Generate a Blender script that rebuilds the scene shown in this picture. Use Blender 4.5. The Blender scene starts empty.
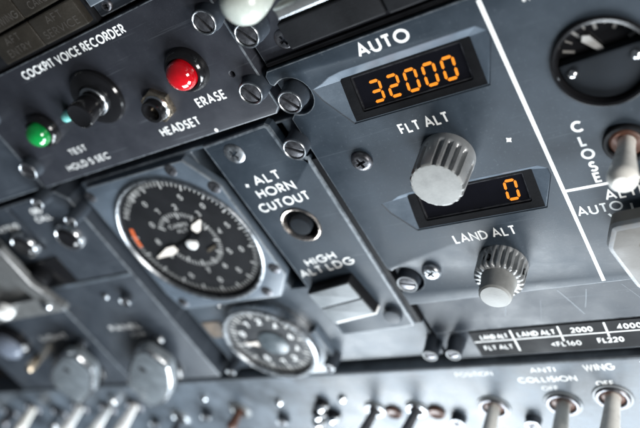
import bpy, math, random
from mathutils import Vector, Matrix
from mathutils.geometry import tessellate_polygon
random.seed(7)
S = 0.001                       # everything below is written in millimetres
C = bpy.context.scene.collection
sc = bpy.context.scene

# ------------------------------------------------------------------ camera
cam_d = bpy.data.cameras.new('camera'); cam = bpy.data.objects.new('camera', cam_d); C.objects.link(cam)
cam_d.sensor_width = 36; cam_d.lens = 41.73; cam_d.clip_start = 0.005; cam_d.clip_end = 50
r_ = Vector((0.80056636, -0.48921328, -0.34606916)); u_ = Vector((0.16956697, 0.73884563, -0.65219183)); b_ = Vector((0.57475259, 0.46344095, 0.67444937))
M = Matrix((r_, u_, b_)).transposed().to_4x4(); M.translation = Vector((177.253, 142.925, 208.0)) * S
cam.matrix_world = M
cam_d.dof.use_dof = True; cam_d.dof.focus_distance = 0.268; cam_d.dof.aperture_fstop = 6.8
sc.camera = cam

# ------------------------------------------------------------------ world and lamps (windscreen below, side window to the right)
w = bpy.data.worlds.new('World'); sc.world = w; w.use_nodes = True
bg = w.node_tree.nodes['Background']; bg.inputs['Color'].default_value = (0.75, 0.86, 1.0, 1); bg.inputs['Strength'].default_value = 0.085

def area(name, loc, target, sx, sy, power, col):
    l = bpy.data.lights.new(name, 'AREA'); l.shape = 'RECTANGLE'; l.size = sx; l.size_y = sy; l.energy = power; l.color = col
    o = bpy.data.objects.new(name, l); C.objects.link(o); o.location = Vector(loc)
    o.rotation_euler = (Vector(target) - Vector(loc)).to_track_quat('-Z', 'Y').to_euler()
    return o
area('windscreen_light', (-0.30, -0.72, 0.40), (0, -0.05, 0), 0.42, 0.34, 13, (0.86, 0.94, 1.0))
area('windscreen_light', (0.20, -0.76, 0.40), (0, -0.05, 0), 0.34, 0.34, 12, (0.86, 0.94, 1.0))
area('side_window_light', (0.72, -0.08, 0.46), (0, 0, 0), 0.22, 0.34, 8.0, (1.0, 0.98, 0.95))

sc.view_settings.view_transform = 'Standard'; sc.view_settings.look = 'None'
sc.view_settings.exposure = 0.0; sc.view_settings.gamma = 1.0
sc.cycles.max_bounces = 8

# ------------------------------------------------------------------ materials
def mat(name, col, rough=0.5, metal=0.0, mottle=0.15, mscale=60, bump=0.0, bscale=1500, scratch=0.0, spec=0.5, coat=0.0, rvar=0.12, col2=None, dust=0.0):
    m = bpy.data.materials.new(name); m.use_nodes = True
    nt = m.node_tree; N = nt.nodes; L = nt.links; p = N['Principled BSDF']
    p.inputs['Metallic'].default_value = metal; p.inputs['Specular IOR Level'].default_value = spec
    p.inputs['Coat Weight'].default_value = coat; p.inputs['Coat Roughness'].default_value = 0.08
    tc = N.new('ShaderNodeTexCoord')
    n1 = N.new('ShaderNodeTexNoise'); n1.inputs['Scale'].default_value = mscale; n1.inputs['Detail'].default_value = 7; n1.inputs['Roughness'].default_value = 0.65
    L.new(tc.outputs['Object'], n1.inputs['Vector'])
    mr = N.new('ShaderNodeMapRange'); mr.inputs['From Min'].default_value = 0.3; mr.inputs['From Max'].default_value = 0.7
    L.new(n1.outputs['Fac'], mr.inputs['Value'])
    mx = N.new('ShaderNodeMix'); mx.data_type = 'RGBA'
    a = [max(0, c * (1 - mottle)) for c in col]; b = col2 if col2 else [min(1, c * (1 + mottle)) for c in col]
    mx.inputs[6].default_value = (*a, 1); mx.inputs[7].default_value = (*b, 1)
    L.new(mr.outputs['Result'], mx.inputs[0]); cur = mx.outputs[2]
    if dust > 0:                # pale specks and smudges of wear
        n3 = N.new('ShaderNodeTexNoise'); n3.inputs['Scale'].default_value = 900; n3.inputs['Detail'].default_value = 6
        L.new(tc.outputs['Object'], n3.inputs['Vector'])
        r3 = N.new('ShaderNodeMapRange'); r3.inputs['From Min'].default_value = 0.60; r3.inputs['From Max'].default_value = 0.78
        L.new(n3.outputs['Fac'], r3.inputs['Value'])
        m3 = N.new('ShaderNodeMath'); m3.operation = 'MULTIPLY'; m3.inputs[1].default_value = dust; L.new(r3.outputs['Result'], m3.inputs[0])
        x3 = N.new('ShaderNodeMix'); x3.data_type = 'RGBA'; x3.inputs[7].default_value = (0.42, 0.46, 0.50, 1)
        L.new(m3.outputs[0], x3.inputs[0]); L.new(cur, x3.inputs[6]); cur = x3.outputs[2]
    rough_src = None
    if scratch > 0:             # fine drawn-out scuffs
        for k, (rz, sy) in enumerate(((0.5, 900), (1.9, 700))):
            mp = N.new('ShaderNodeMapping'); mp.inputs['Rotation'].default_value = (0, 0, rz); mp.inputs['Scale'].default_value = (22, sy, 22)
            n2 = N.new('ShaderNodeTexNoise'); n2.inputs['Scale'].default_value = 1.0; n2.inputs['Detail'].default_value = 3
            L.new(tc.outputs['Object'], mp.inputs['Vector']); L.new(mp.outputs['Vector'], n2.inputs['Vector'])
            r2 = N.new('ShaderNodeMapRange'); r2.inputs['From Min'].default_value = 0.66; r2.inputs['From Max'].default_value = 0.76
            L.new(n2.outputs['Fac'], r2.inputs['Value'])
            m2 = N.new('ShaderNodeMath'); m2.operation = 'MULTIPLY'; m2.inputs[1].default_value = scratch; L.new(r2.outputs['Result'], m2.inputs[0])
            x2 = N.new('ShaderNodeMix'); x2.data_type = 'RGBA'; x2.inputs[7].default_value = (0.34, 0.38, 0.42, 1)
            L.new(m2.outputs[0], x2.inputs[0]); L.new(cur, x2.inputs[6]); cur = x2.outputs[2]
    L.new(cur, p.inputs['Base Color'])
    rr = N.new('ShaderNodeMapRange'); rr.inputs['To Min'].default_value = max(0.02, rough - rvar); rr.inputs['To Max'].default_value = min(1, rough + rvar)
    L.new(mr.outputs['Result'], rr.inputs['Value']); L.new(rr.outputs['Result'], p.inputs['Roughness'])
    if bump > 0:
        nb = N.new('ShaderNodeTexNoise'); nb.inputs['Scale'].default_value = bscale; nb.inputs['Detail'].default_value = 3
        L.new(tc.outputs['Object'], nb.inputs['Vector'])
        bp = N.new('ShaderNodeBump'); bp.inputs['Strength'].default_value = bump; bp.inputs['Distance'].default_value = 0.0003
        L.new(nb.outputs['Fac'], bp.inputs['Height']); L.new(bp.outputs['Normal'], p.inputs['Normal'])
    return m

PAINT = mat('grey_panel_paint', (0.0255, 0.0355, 0.0475), 0.48, mottle=0.22, mscale=38, bump=0.16, bscale=3200, scratch=0.06, dust=0.07, spec=0.27)
PAINT_D = mat('charcoal_panel_paint', (0.023, 0.025, 0.032), 0.48, mottle=0.14, mscale=50, bump=0.10, bscale=2600, scratch=0.08, dust=0.03, spec=0.30)
PAINT_M = mat('slate_panel_paint', (0.028, 0.035, 0.045), 0.48, mottle=0.2, mscale=50, bump=0.10, bscale=2600, scratch=0.10, dust=0.06, spec=0.34)
PAINT_L = mat('pale_grey_panel_paint', (0.066, 0.082, 0.100), 0.42, mottle=0.8, mscale=34, bump=0.1, bscale=2600, scratch=0.25, dust=0.1)
PAINT_G = mat('mid_grey_plate_paint', (0.056, 0.071, 0.088), 0.36, mottle=0.35, mscale=40, bump=0.1, bscale=2600, scratch=0.15, dust=0.08)
BEZEL = mat('blue_grey_bezel_paint', (0.082, 0.105, 0.132), 0.38, mottle=0.2, mscale=70, bump=0.15, dust=0.08)
DARK = mat('dark_bay', (0.006, 0.006, 0.008), 0.8, mottle=0.3)
BLACKM = mat('matt_black_plastic', (0.0085, 0.009, 0.0105), 0.6, mottle=0.35, bump=0.15, spec=0.12)
BLACKG = mat('gloss_black_plastic', (0.008, 0.008, 0.009), 0.14, mottle=0.2, rvar=0.05)
BROWNK = mat('unlit_legend_cap', (0.020, 0.017, 0.013), 0.33, mottle=0.25, bump=0.3, bscale=900)
LEGEND = mat('unlit_legend_ink', (0.040, 0.035, 0.030), 0.6, mottle=0.2)
WHITE = mat('white_panel_ink', (0.84, 0.85, 0.84), 0.6, mottle=0.16, mscale=330)
DIALW = mat('cream_dial_ink', (0.40, 0.40, 0.39), 0.6, mottle=0.1, mscale=300)
DIALD = mat('faded_dial_ink', (0.20, 0.195, 0.185), 0.6, mottle=0.2)
DIALG = mat('hazy_grey_dial', (0.016, 0.018, 0.021), 0.4, mottle=0.5, mscale=90)
NEEDLE = mat('warm_white_needle', (0.92, 0.84, 0.76), 0.5, mottle=0.1)
ORANGE = mat('orange_red_arc', (0.70, 0.13, 0.03), 0.5, mottle=0.12)
CHROME = mat('bright_metal', (0.62, 0.64, 0.66), 0.22, 1.0, mottle=0.12, mscale=300, rvar=0.08)
STEEL = mat('worn_steel', (0.40, 0.42, 0.44), 0.33, 1.0, mottle=0.25, mscale=350, bump=0.1)
DSTEEL = mat('dark_screw_steel', (0.13, 0.13, 0.14), 0.38, 0.9, mottle=0.3, mscale=400, bump=0.15)
BRASS = mat('warm_nickel', (0.60, 0.50, 0.38), 0.25, 1.0, mottle=0.2, mscale=300)
COPPER = mat('copper_tinted_ring', (0.85, 0.74, 0.66), 0.24, 1.0, mottle=0.2, mscale=250)
KNOBG = mat('grey_knob_plastic', (0.29, 0.30, 0.305), 0.33, 0.35, mottle=0.18, mscale=160, bump=0.12, bscale=2500)
KNOBF = mat('worn_knob_face', (0.22, 0.225, 0.22), 0.55, 0.0, mottle=0.26, mscale=110, bump=0.12, bscale=1800)
KNOBP = mat('taupe_selector_plastic', (0.135, 0.13, 0.122), 0.45, 0.0, mottle=0.12, mscale=120, bump=0.1, spec=0.22)
LEVG = mat('pale_grey_green_lever', (0.40, 0.43, 0.39), 0.25, mottle=0.15, mscale=140, bump=0.1, coat=0.4)
SCUFF = mat('bare_scuff', (0.11, 0.13, 0.15), 0.5, mottle=0.5, mscale=500)
HEXK = mat('pale_blue_grey_knob', (0.15, 0.17, 0.185), 0.28, 0.2, mottle=0.2, mscale=100, bump=0.1)
CREAM = mat('cream_lever_plastic', (0.78, 0.77, 0.72), 0.3, mottle=0.12, mscale=140, bump=0.12, coat=0.3)
BEIGE = mat('pale_guard_metal', (0.17, 0.175, 0.175), 0.33, 0.4, mottle=0.12, mscale=90, bump=0.1)
BROWN = mat('reddish_brown_bush', (0.10, 0.045, 0.030), 0.45, mottle=0.3, mscale=300)
TAN = mat('mottled_tan', (0.13, 0.10, 0.075), 0.6, mottle=0.5, mscale=300, bump=0.4)
REDL = mat('red_lens', (0.42, 0.003, 0.008), 0.10, mottle=0.2, mscale=250, coat=1.0, rvar=0.04)
GREENL = mat('green_lens', (0.003, 0.22, 0.042), 0.10, mottle=0.2, mscale=250, coat=1.0, rvar=0.04)
CYANL = mat('teal_lens', (0.16, 0.50, 0.47), 0.15, mottle=0.15, mscale=300, coat=0.8)
BLUEL = mat('dusty_blue_lens', (0.13, 0.15, 0.19), 0.25, mottle=0.15, mscale=200, coat=0.5)
TEALC = mat('blue_grey_cap', (0.085, 0.105, 0.118), 0.3, mottle=0.25, mscale=120)
SCREEN = mat('black_display_screen', (0.006, 0.006, 0.009), 0.12, mottle=0.2, rvar=0.04)
FLAP = mat('dark_slate_flap', (0.014, 0.017, 0.021), 0.7, mottle=0.2, bump=0.1, spec=0.08)
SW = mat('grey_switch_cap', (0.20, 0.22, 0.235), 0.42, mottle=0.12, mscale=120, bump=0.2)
def emission(name, col, s):
    m = bpy.data.materials.new(name); m.use_nodes = True; p = m.node_tree.nodes['Principled BSDF']
    p.inputs['Base Color'].default_value = (0.05, 0.02, 0.0, 1); p.inputs['Emission Color'].default_value = (*col, 1); p.inputs['Emission Strength'].default_value = s
    return m
AMBER = emission('amber_lit_segment', (1.0, 0.30, 0.022), 1.2)
def glassmat():
    m = bpy.data.materials.new('instrument_glass'); m.use_nodes = True; nt = m.node_tree; nt.nodes.clear()
    o = nt.nodes.new('ShaderNodeOutputMaterial'); t = nt.nodes.new('ShaderNodeBsdfTransparent'); g = nt.nodes.new('ShaderNodeBsdfGlossy'); g.inputs['Roughness'].default_value = 0.04
    lw = nt.nodes.new('ShaderNodeLayerWeight'); lw.inputs['Blend'].default_value = 0.5; f0 = nt.nodes.new('ShaderNodeMath'); f0.operation = 'POWER'; f0.inputs[1].default_value = 5.0; nt.links.new(lw.outputs['Facing'], f0.inputs[0])
    f = nt.nodes.new('ShaderNodeMath'); f.operation = 'MULTIPLY_ADD'; f.inputs[1].default_value = 0.9; f.inputs[2].default_value = 0.02; nt.links.new(f0.outputs[0], f.inputs[0]); x = nt.nodes.new('ShaderNodeMixShader')
    nt.links.new(f.outputs[0], x.inputs[0]); nt.links.new(t.outputs[0], x.inputs[1]); nt.links.new(g.outputs[0], x.inputs[2]); nt.links.new(x.outputs[0], o.inputs['Surface'])
    return m
GLASS = glassmat()
def worn(name, col):            # the same paint rubbed through along an edge
    return mat(name, col, 0.42, mottle=0.1, mscale=260, bump=0.1, col2=(0.19, 0.215, 0.24))
EDGES = {}
for k_, m_, c_ in (('grey', PAINT, (0.040, 0.052, 0.064)), ('charcoal', PAINT_D, (0.024, 0.026, 0.032)), ('slate', PAINT_M, (0.040, 0.047, 0.056)), ('pale_grey', PAINT_L, (0.13, 0.15, 0.17)), ('mid_grey', PAINT_G, (0.07, 0.085, 0.10)), ('bezel', BEZEL, (0.10, 0.12, 0.14))):
    EDGES[m_] = worn('rubbed_' + k_ + '_edge', c_)

EDGES[HEXK] = CHROME; EDGES[KNOBP] = worn('rubbed_selector_edge', (0.26, 0.25, 0.24)); EDGES[BEIGE] = STEEL
# ------------------------------------------------------------------ mesh builder
def offset(poly, d):
    n = len(poly); out = []
    for i in range(n):
        p0 = Vector(poly[i - 1]); p1 = Vector(poly[i]); p2 = Vector(poly[(i + 1) % n])
        a = (p1 - p0).normalized(); b = (p2 - p1).normalized()
        na = Vector((-a.y, a.x)); nb = Vector((-b.y, b.x)); m = na + nb
        if m.length < 1e-6: m = na.copy()
        m.normalize(); k = d / max(0.35, m.dot(na)); out.append((p1.x + m.x * k, p1.y + m.y * k))
    return out                                            # d > 0 moves inwards on a counter-clockwise outline
def rrect(x0, y0, x1, y1, r=1.0, n=4):
    o = []
    for cx, cy, a in ((x1 - r, y1 - r, 0), (x0 + r, y1 - r, 90), (x0 + r, y0 + r, 180), (x1 - r, y0 + r, 270)):
        for k in range(n + 1):
            t = math.radians(a + 90 * k / n); o.append((cx + r * math.cos(t), cy + r * math.sin(t)))
    return o
def circ(cx, cy, r, n=48, a0=0):
    return [(cx + r * math.cos(2 * math.pi * k / n + a0), cy + r * math.sin(2 * math.pi * k / n + a0)) for k in range(n)]
def arc(cx, cy, rx, ry, a0, a1, n=12):
    return [(cx + rx * math.cos(math.radians(a0 + (a1 - a0) * k / n)), cy + ry * math.sin(math.radians(a0 + (a1 - a0) * k / n))) for k in range(n + 1)]
WL = {}
class MB:
    def __init__(s): s.v = []; s.f = []; s.worn = set()
    def ring(s, pts, z):
        i = len(s.v); s.v += [(p[0], p[1], z if not callable(z) else z(p[0], p[1])) for p in pts]; return list(range(i, i + len(pts)))
    def bridge(s, a, b):
        n = len(a)
        for i in range(n): s.f.append((a[i], a[(i + 1) % n], b[(i + 1) % n], b[i]))
    def cap(s, rings, down=False):
        pts = [[Vector(s.v[i]) for i in r] for r in rings]; flat = [i for r in rings for i in r]
        for t in tessellate_polygon(pts):
            a, b, c = (flat[k] for k in t)
            A, B, D = (Vector(s.v[q]) for q in (a, b, c)); nz = (B - A).cross(D - A).z
            s.f.append((a, b, c) if (nz > 0) != down else (a, c, b))
    def plate(s, out, z0, z1, bev=0.4, holes=(), hdepth=None, bottom=False):
        r0 = s.ring(out, z0); r1 = s.ring(out, z1 - bev); s.bridge(r0, r1)
        e0 = len(s.f); r2 = s.ring(offset(out, bev * 0.3), z1 - bev * 0.3); s.bridge(r1, r2)
        r3 = s.ring(offset(out, bev), z1); s.bridge(r2, r3); s.worn |= set(range(e0, len(s.f)))
        tops = [r3]
        for h in holes:
            hb = min(bev, 0.35); zb = z0 if hdepth is None else z1 - hdepth
            t0 = s.ring(offset(h, -hb), z1); t1 = s.ring(h, z1 - hb); t2 = s.ring(h, zb)
            s.bridge(list(t1), list(t0)); s.bridge(list(t2), list(t1)); 
            tops.append(t0)
        s.cap(tops)
        if bottom: s.cap([r0], True)
        return s
    def slab(s, out, z0, z1):
        a = s.ring(out, z0); b = s.ring(out, z1); s.bridge(a, b); s.cap([b]); s.cap([a], True); return s
    def sheet(s, out, z):
        a = s.ring(out, z); s.cap([a]); return s
    def lathe(s, prof, cx=0, cy=0, n=48, rmod=None):
        prev = None
        for r, z in prof:
            if r < 1e-6:
                s.v.append((cx, cy, z)); cur = [len(s.v) - 1]
            else:
                pts = []
                for k in range(n):
                    t = 2 * math.pi * k / n; q = r if rmod is None else rmod(t, r, z)
                    pts.append((cx + q * math.cos(t), cy + q * math.sin(t)))
                cur = s.ring(pts, z)
            if prev is not None:
                if len(prev) == 1 and len(cur) > 1:
                    for i in range(n): s.f.append((prev[0], cur[i], cur[(i + 1) % n]))
                elif len(cur) == 1 and len(prev) > 1:
                    for i in range(n): s.f.append((prev[i], prev[(i + 1) % n], cur[0]))
                elif len(cur) > 1: s.bridge(prev, cur)
            prev = cur
        return s
    def box(s, x0, y0, z0, x1, y1, z1, bev=0.3):
        return s.plate([(x0, y0), (x1, y0), (x1, y1), (x0, y1)], z0, z1, bev, bottom=True)
    def stroke(s, pts, wd, z):
        closed = len(pts) > 2 and (Vector(pts[0]) - Vector(pts[-1])).length < 1e-6
        P = [Vector(p) for p in (pts[:-1] if closed else pts)]; n = len(P); Lf = []; Rt = []
        for i in range(n):
            a = (P[i] - P[i - 1]).normalized() if (i > 0 or closed) else None
            b = (P[(i + 1) % n] - P[i]).normalized() if (i < n - 1 or closed) else None
            if a is None: a = b
            if b is None: b = a
            na = Vector((-a.y, a.x)); nb = Vector((-b.y, b.x)); m = na + nb
            m = na if m.length < 1e-6 else m.normalized(); k = wd / 2 / max(0.42, m.dot(na))
            Lf.append(P[i] + m * k); Rt.append(P[i] - m * k)
        i0 = len(s.v)
        for i in range(n): s.v += [(Lf[i].x, Lf[i].y, z), (Rt[i].x, Rt[i].y, z)]
        for i in range(n if closed else n - 1):
            j = (i + 1) % n; s.f.append((i0 + 2 * i, i0 + 2 * i + 1, i0 + 2 * j + 1, i0 + 2 * j))
        return s
    def mesh(s, name, m, angle=32):
        me = bpy.data.meshes.new(name); me.from_pydata([(x * S, y * S, z * S) for x, y, z in s.v], [], s.f)
        me.validate(); me.shade_smooth(); me.set_sharp_from_angle(angle=math.radians(angle)); me.materials.append(m)
        if m in EDGES and s.worn and len(me.polygons) == len(s.f):
            me.materials.append(EDGES[m])
            for k in s.worn: me.polygons[k].material_index = 1
        me.update()
        return me
    def build(s, name, m, parent=None, loc=(0, 0, 0), rot=(0, 0, 0), angle=32):
        return link(name, s.mesh(name, m, angle), parent, loc, rot)
def link(name, me, parent=None, loc=(0, 0, 0), rot=(0, 0, 0)):
    o = bpy.data.objects.new(name, me); C.objects.link(o)
    base = WL[parent.name] if parent else (0, 0, 0); WL[o.name] = tuple(loc)
    o.parent = parent; o.location = [(a - b) * S for a, b in zip(loc, base)]; o.rotation_euler = rot
    return o
def thing(name, label, cat, loc=(0, 0, 0), group=None):
    o = link(name, None, None, loc); o.empty_display_size = 0.01
    o['label'] = label; o['category'] = cat
    if group: o['group'] = group
    return o
CACHE = {}
def inst(key, fn, name, m, parent, loc, rot=(0, 0, 0)):
    if key not in CACHE: CACHE[key] = fn().mesh(name, m)
    return link(name, CACHE[key], parent, loc, rot)
# NB: mesh coordinates are relative to the object's own loc; "at" builds in panel millimetres around a part's loc
def at(mb, name, m, parent, angle=32):
    b = WL[parent.name]; mb.v = [(x - b[0], y - b[1], z - b[2]) for x, y, z in mb.v]
    return mb.build(name, m, parent, b, angle=angle)

# ------------------------------------------------------------------ stroke lettering
GL = {
 'A': (.80, [[(0, 0), (.40, 1), (.80, 0)], [(.13, .33), (.67, .33)]]),
 'B': (.52, [[(0, 0), (0, 1), (.25, 1)] + arc(.25, .76, .23, .24, 90, -90, 8) + [(0, .52)], [(0, 0), (.26, 0)] + arc(.26, .26, .26, .26, -90, 90, 8)]),
 'C': (.82, [arc(.5, .5, .5, .5, 48, 312, 20)]),
 'D': (.72, [[(0, 0), (0, 1), (.22, 1)] + arc(.22, .5, .50, .5, 90, -90, 16) + [(0, 0)]]),
 'E': (.48, [[(.48, 1), (0, 1), (0, 0), (.48, 0)], [(0, .52), (.44, .52)]]),
 'F': (.46, [[(.46, 1), (0, 1), (0, 0)], [(0, .50), (.42, .50)]]),
 'G': (.96, [arc(.5, .5, .5, .5, 45, 360, 22) + [(.55, .5)]]),
 'H': (.66, [[(0, 0), (0, 1)], [(.66, 0), (.66, 1)], [(0, .52), (.66, .52)]]),
 'I': (.02, [[(0, 0), (0, 1)]]),
 'K': (.62, [[(0, 0), (0, 1)], [(.58, 1), (.04, .50), (.62, 0)]]),
 'L': (.44, [[(0, 1), (0, 0), (.44, 0)]]),
 'M': (.90, [[(0, 0), (.14, 1), (.45, .18), (.76, 1), (.90, 0)]]),
 'N': (.72, [[(0, 0), (0, 1), (.72, 0), (.72, 1)]]),
 'O': (1.0, [arc(.5, .5, .5, .5, 0, 360, 28)]),
 'P': (.50, [[(0, 0), (0, 1), (.24, 1)] + arc(.24, .73, .26, .27, 90, -90, 10) + [(0, .46)]]),
 'R': (.54, [[(0, 0), (0, 1), (.24, 1)] + arc(.24, .73, .26, .27, 90, -90, 10) + [(0, .46)], [(.20, .46), (.54, 0)]]),
 'S': (.52, [arc(.27, .75, .22, .25, 35, 265, 10) + arc(.25, .26, .26, .26, 85, -150, 12)]),
 'T': (.56, [[(0, 1), (.56, 1)], [(.28, 1), (.28, 0)]]),
 'U': (.66, [[(0, 1), (0, .33)] + arc(.33, .33, .33, .33, 180, 360, 14) + [(.66, 1)]]),
 'V': (.76, [[(0, 1), (.38, 0), (.76, 1)]]),
 'W': (1.10, [[(0, 1), (.28, 0), (.55, .95), (.82, 0), (1.10, 1)]]),
 'Y': (.68, [[(0, 1), (.34, .48), (.68, 1)], [(.34, .48), (.34, 0)]]),
 '0': (.60, [arc(.30, .5, .30, .5, 0, 360, 24)]), '1': (.22, [[(0, .82), (.2, 1), (.2, 0)]]),
 '2': (.56, [arc(.28, .71, .27, .29, 165, -35, 12) + [(0, 0), (.56, 0)]]), '3': (.52, [arc(.25, .75, .22, .25, 150, -90, 10), arc(.25, .27, .27, .27, 90, -155, 12)]),
 '4': (.62, [[(.62, .26), (0, .26), (.46, 1), (.46, 0)]]), '5': (.54, [[(.48, 1), (.12, 1), (.05, .55)] + arc(.26, .32, .28, .32, 120, -150, 12)]),
 '6': (.58, [arc(.29, .30, .29, .30, 0, 360, 20), [(.03, .40), (.38, 1)]]), '7': (.54, [[(0, 1), (.54, 1), (.14, 0)]]),
 '8': (.54, [arc(.27, .76, .22, .24, 0, 360, 18), arc(.27, .26, .27, .26, 0, 360, 18)]), '9': (.58, [arc(.29, .70, .29, .30, 0, 360, 20), [(.55, .60), (.20, 0)]]),
 '<': (.50, [[(.5, .85), (0, .5), (.5, .15)]]),
}
def lettering(text, x0, x1, y, h, z, parent, rot=0, wt=0.15, m=None, name='lettering', gap=0.17):
    wd = 0; adv = []
    for ch in text:
        g = .34 if ch == ' ' else GL[ch][0] + gap + wt; adv.append(wd); wd += g
    wd -= gap + wt
    sx = (x1 - x0 - wt * h) / max(wd, 1e-3); mb = MB(); q = 0
    for ch, a in zip(text, adv):
        if ch == ' ': continue
        for st in GL[ch][1]:
            mb.stroke([(wt * h / 2 + (a + px) * sx, wt * h / 2 + py * (h - wt * h)) for px, py in st], wt * h, 0.03 + 0.012 * (q % 4)); q += 1
    return mb.build(name, m or WHITE, parent, (x0, y, z), (0, 0, math.radians(rot)))
def mark(pts, wd, z, parent, m=None, name='printed_line'):
    return at(MB().stroke(pts, wd, z + 0.03), name, m or WHITE, parent)

# ------------------------------------------------------------------ small repeated parts
def stud_mesh(h, r):
    return lambda: MB().lathe([(r + .4, -6), (r + .4, h * .25), (r, h * .45), (r, h - .5), (r - .25, h - .12)], n=40)
def rim_mesh(h, r):
    return lambda: MB().lathe([(r - .25, h - .12), (r - .4, h + .06), (r - .7, h + .06), (r - .95, h - .2), (r - 1.05, h - 1.3), (0, h - 1.3)], n=40)
def slot_mesh(h, r):
    def fn():
        mb = MB(); R = r - 1.2; g = 0.5
        for sg in (1, -1):
            a0 = math.asin(g / R); pts = [(R * math.cos(t), sg * R * math.sin(t)) for t in [a0 + (math.pi - 2 * a0) * k / 20 for k in range(21)]]
            if sg < 0: pts = pts[::-1]
            mb.plate(pts, h - 1.25, h - .35, .22)
        return mb
    return fn
def fastener(parent, x, y, z=0, h=5, r=5.0, ang=-70, paint=None, head=None, rimm=None):
    rimm = rimm or STEEL
    paint = paint or PAINT_M; head = head or DSTEEL
    f = inst(('stud', h, r, paint.name), stud_mesh(h, r), 'fastener', paint, parent, (x, y, z))
    inst(('rim', h, r, rimm.name), rim_mesh(h, r), 'fastener_rim', rimm, f, (x, y, z))
    inst(('slot', h, r, head.name), slot_mesh(h, r), 'slotted_head', head, f, (x, y, z), (0, 0, math.radians(ang)))
    return f
def screw_head(R, proud):
    def fn():
        mb = MB(); a = .55; L_ = R * .52; cross = []
        for k in range(4):
            t = k * math.pi / 2
            for px, py in ((L_, -a), (L_, a), (a, a)): cross.append((px * math.cos(t) - py * math.sin(t), px * math.sin(t) + py * math.cos(t)))
        rings = [(R, -.6), (R, proud * .2), (R * .93, proud * .55), (R * .8, proud * .85), (R * .66, proud)]
        prev = None
        for r, z in rings:
            cur = mb.ring(circ(0, 0, r, 36), z)
            if prev: mb.bridge(prev, cur)
            prev = cur
        c = mb.ring(cross, proud); mb.cap([prev, c]); d = mb.ring([(p[0] * .7, p[1] * .7) for p in cross], proud - 1.5)
        mb.bridge(d, c); mb.cap([d]); return mb
    return fn
def phillips(parent, x, y, z=0, R=4.2, proud=1.4, ang=20, m=None):
    m = m or DSTEEL
    return inst(('ph', R, proud, m.name), screw_head(R, proud), 'cross_head_screw', m, parent, (x, y, z), (0, 0, math.radians(ang)))
def star(parent, x, y, z=0, r=1.25):
    pts = []
    for k in range(8):
        q = r if k % 2 == 0 else r * .55; pts.append((x + q * math.cos(k * math.pi / 4 + .5), y + q * math.sin(k * math.pi / 4 + .5)))
    return at(MB().sheet(pts, z + .03), 'position_mark', WHITE, parent)
def toggle(parent, x, y, z=0, h=24, tilt=(0, 0, 0), lever=None, bush=None, r0=2.3, r1=3.7, ringr=6.2, nut=None):
    t = inst(('tnut', ringr, (nut or STEEL).name), lambda: MB().lathe([(ringr + .8, -.5), (ringr + .8, 1.2), (ringr + .3, 1.7), (ringr - .6, 1.7), (ringr - 1.0, 1.2), (ringr - 1.1, -.4)], n=40), 'toggle_switch', nut or STEEL, parent, (x, y, z))
    inst(('tb', ringr, (bush or BROWN).name), lambda: MB().lathe([(ringr - 1.05, 0.1), (ringr - 2.0, .9), (ringr - 2.8, .2), (0, -.6)], n=32), 'bushing', bush or BROWN, t, (x, y, z))
    inst(('tl', h, r0, r1, (lever or CREAM).name), lambda: MB().lathe([(r0, -.6), (r0, 4), (r0 + (r1 - r0) * .35, h * .45), (r1 * .97, h * .8), (r1, h - r1 * .75), (r1 * .87, h - r1 * .35), (r1 * .55, h - r1 * .08), (0, h)], n=28), 'lever', lever or CREAM, t, (x, y, z), tilt)
    return t
def lamp(parent, name, x, y, z, m, R=8.6, r=6.3, top=11):
    c = MB().lathe([(R, 0), (R, 1.0), (R - .25, 2.2), (R - 1.0, 3.6), (R - 1.7, 4.2), (r + .35, 4.2), (r + .1, 3.6), (r, 1.0), (0, 1.0)], n=48).build(name, BLACKG, parent, (x, y, z))
    prof = [(r - .1, .9), (r - .1, top - r * .75)] + [((r - .1) * math.cos(a), top - r * .75 + r * .75 * math.sin(a)) for a in [math.pi / 2 * k / 8 for k in range(1, 8)]] + [(0, top)]
    MB().lathe(prof, n=40).build('lens', m, c, (x, y, z)); return c

# ================================================================== the mounting frame behind everything
fr = MB().slab([(-620, -300), (330, -300), (330, 260), (-620, 260)], -24, -16).build('mounting_frame', DARK); fr['kind'] = 'structure'

# ================================================================== door annunciator block, top left
an = thing('annunciator_panel', 'block of unlit dark legend caps above the voice recorder panel', 'annunciator', (-70, 120, 0))
at(MB().plate(rrect(-150, 107.0, -40.5, 175, 1.0), -16, -1.2, .5), 'backing', BLACKM, an)
rows = [(108.8, 120.2), (121.2, 132.6), (133.6, 145), (146, 157.4)]; colsx = [(-96.8, -69.6), (-68.8, -41.6)]
texts = {(0, 0): ('AFT', 'ENTRY'), (0, 1): ('AFT', 'SERVICE'), (1, 0): ('AFT', 'OVERWING'), (1, 1): ('AFT', 'CARGO'), (2, 0): ('FWD', 'OVERWING'), (2, 1): ('FWD', 'CARGO'), (3, 1): ('FWD', 'SERVICE')}
for ri, (ya, yb) in enumerate(rows):
    for ci, (xa, xb) in enumerate(colsx):
        tl = at(MB().plate(rrect(xa, ya, xb, yb, .8), -1.2, 2.4, .7), 'legend_cap', BROWNK, an)
        if (ri, ci) in texts:
            a, b = texts[(ri, ci)]; mx_ = (xa + xb) / 2
            lettering(a, mx_ - 5, mx_ + 5, ya + 6.6, 3.3, 2.4, tl, m=LEGEND); wb = 1.55 * len(b)
            lettering(b, mx_ - wb, mx_ + wb, ya + 1.8, 3.3, 2.4, tl, m=LEGEND)

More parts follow.
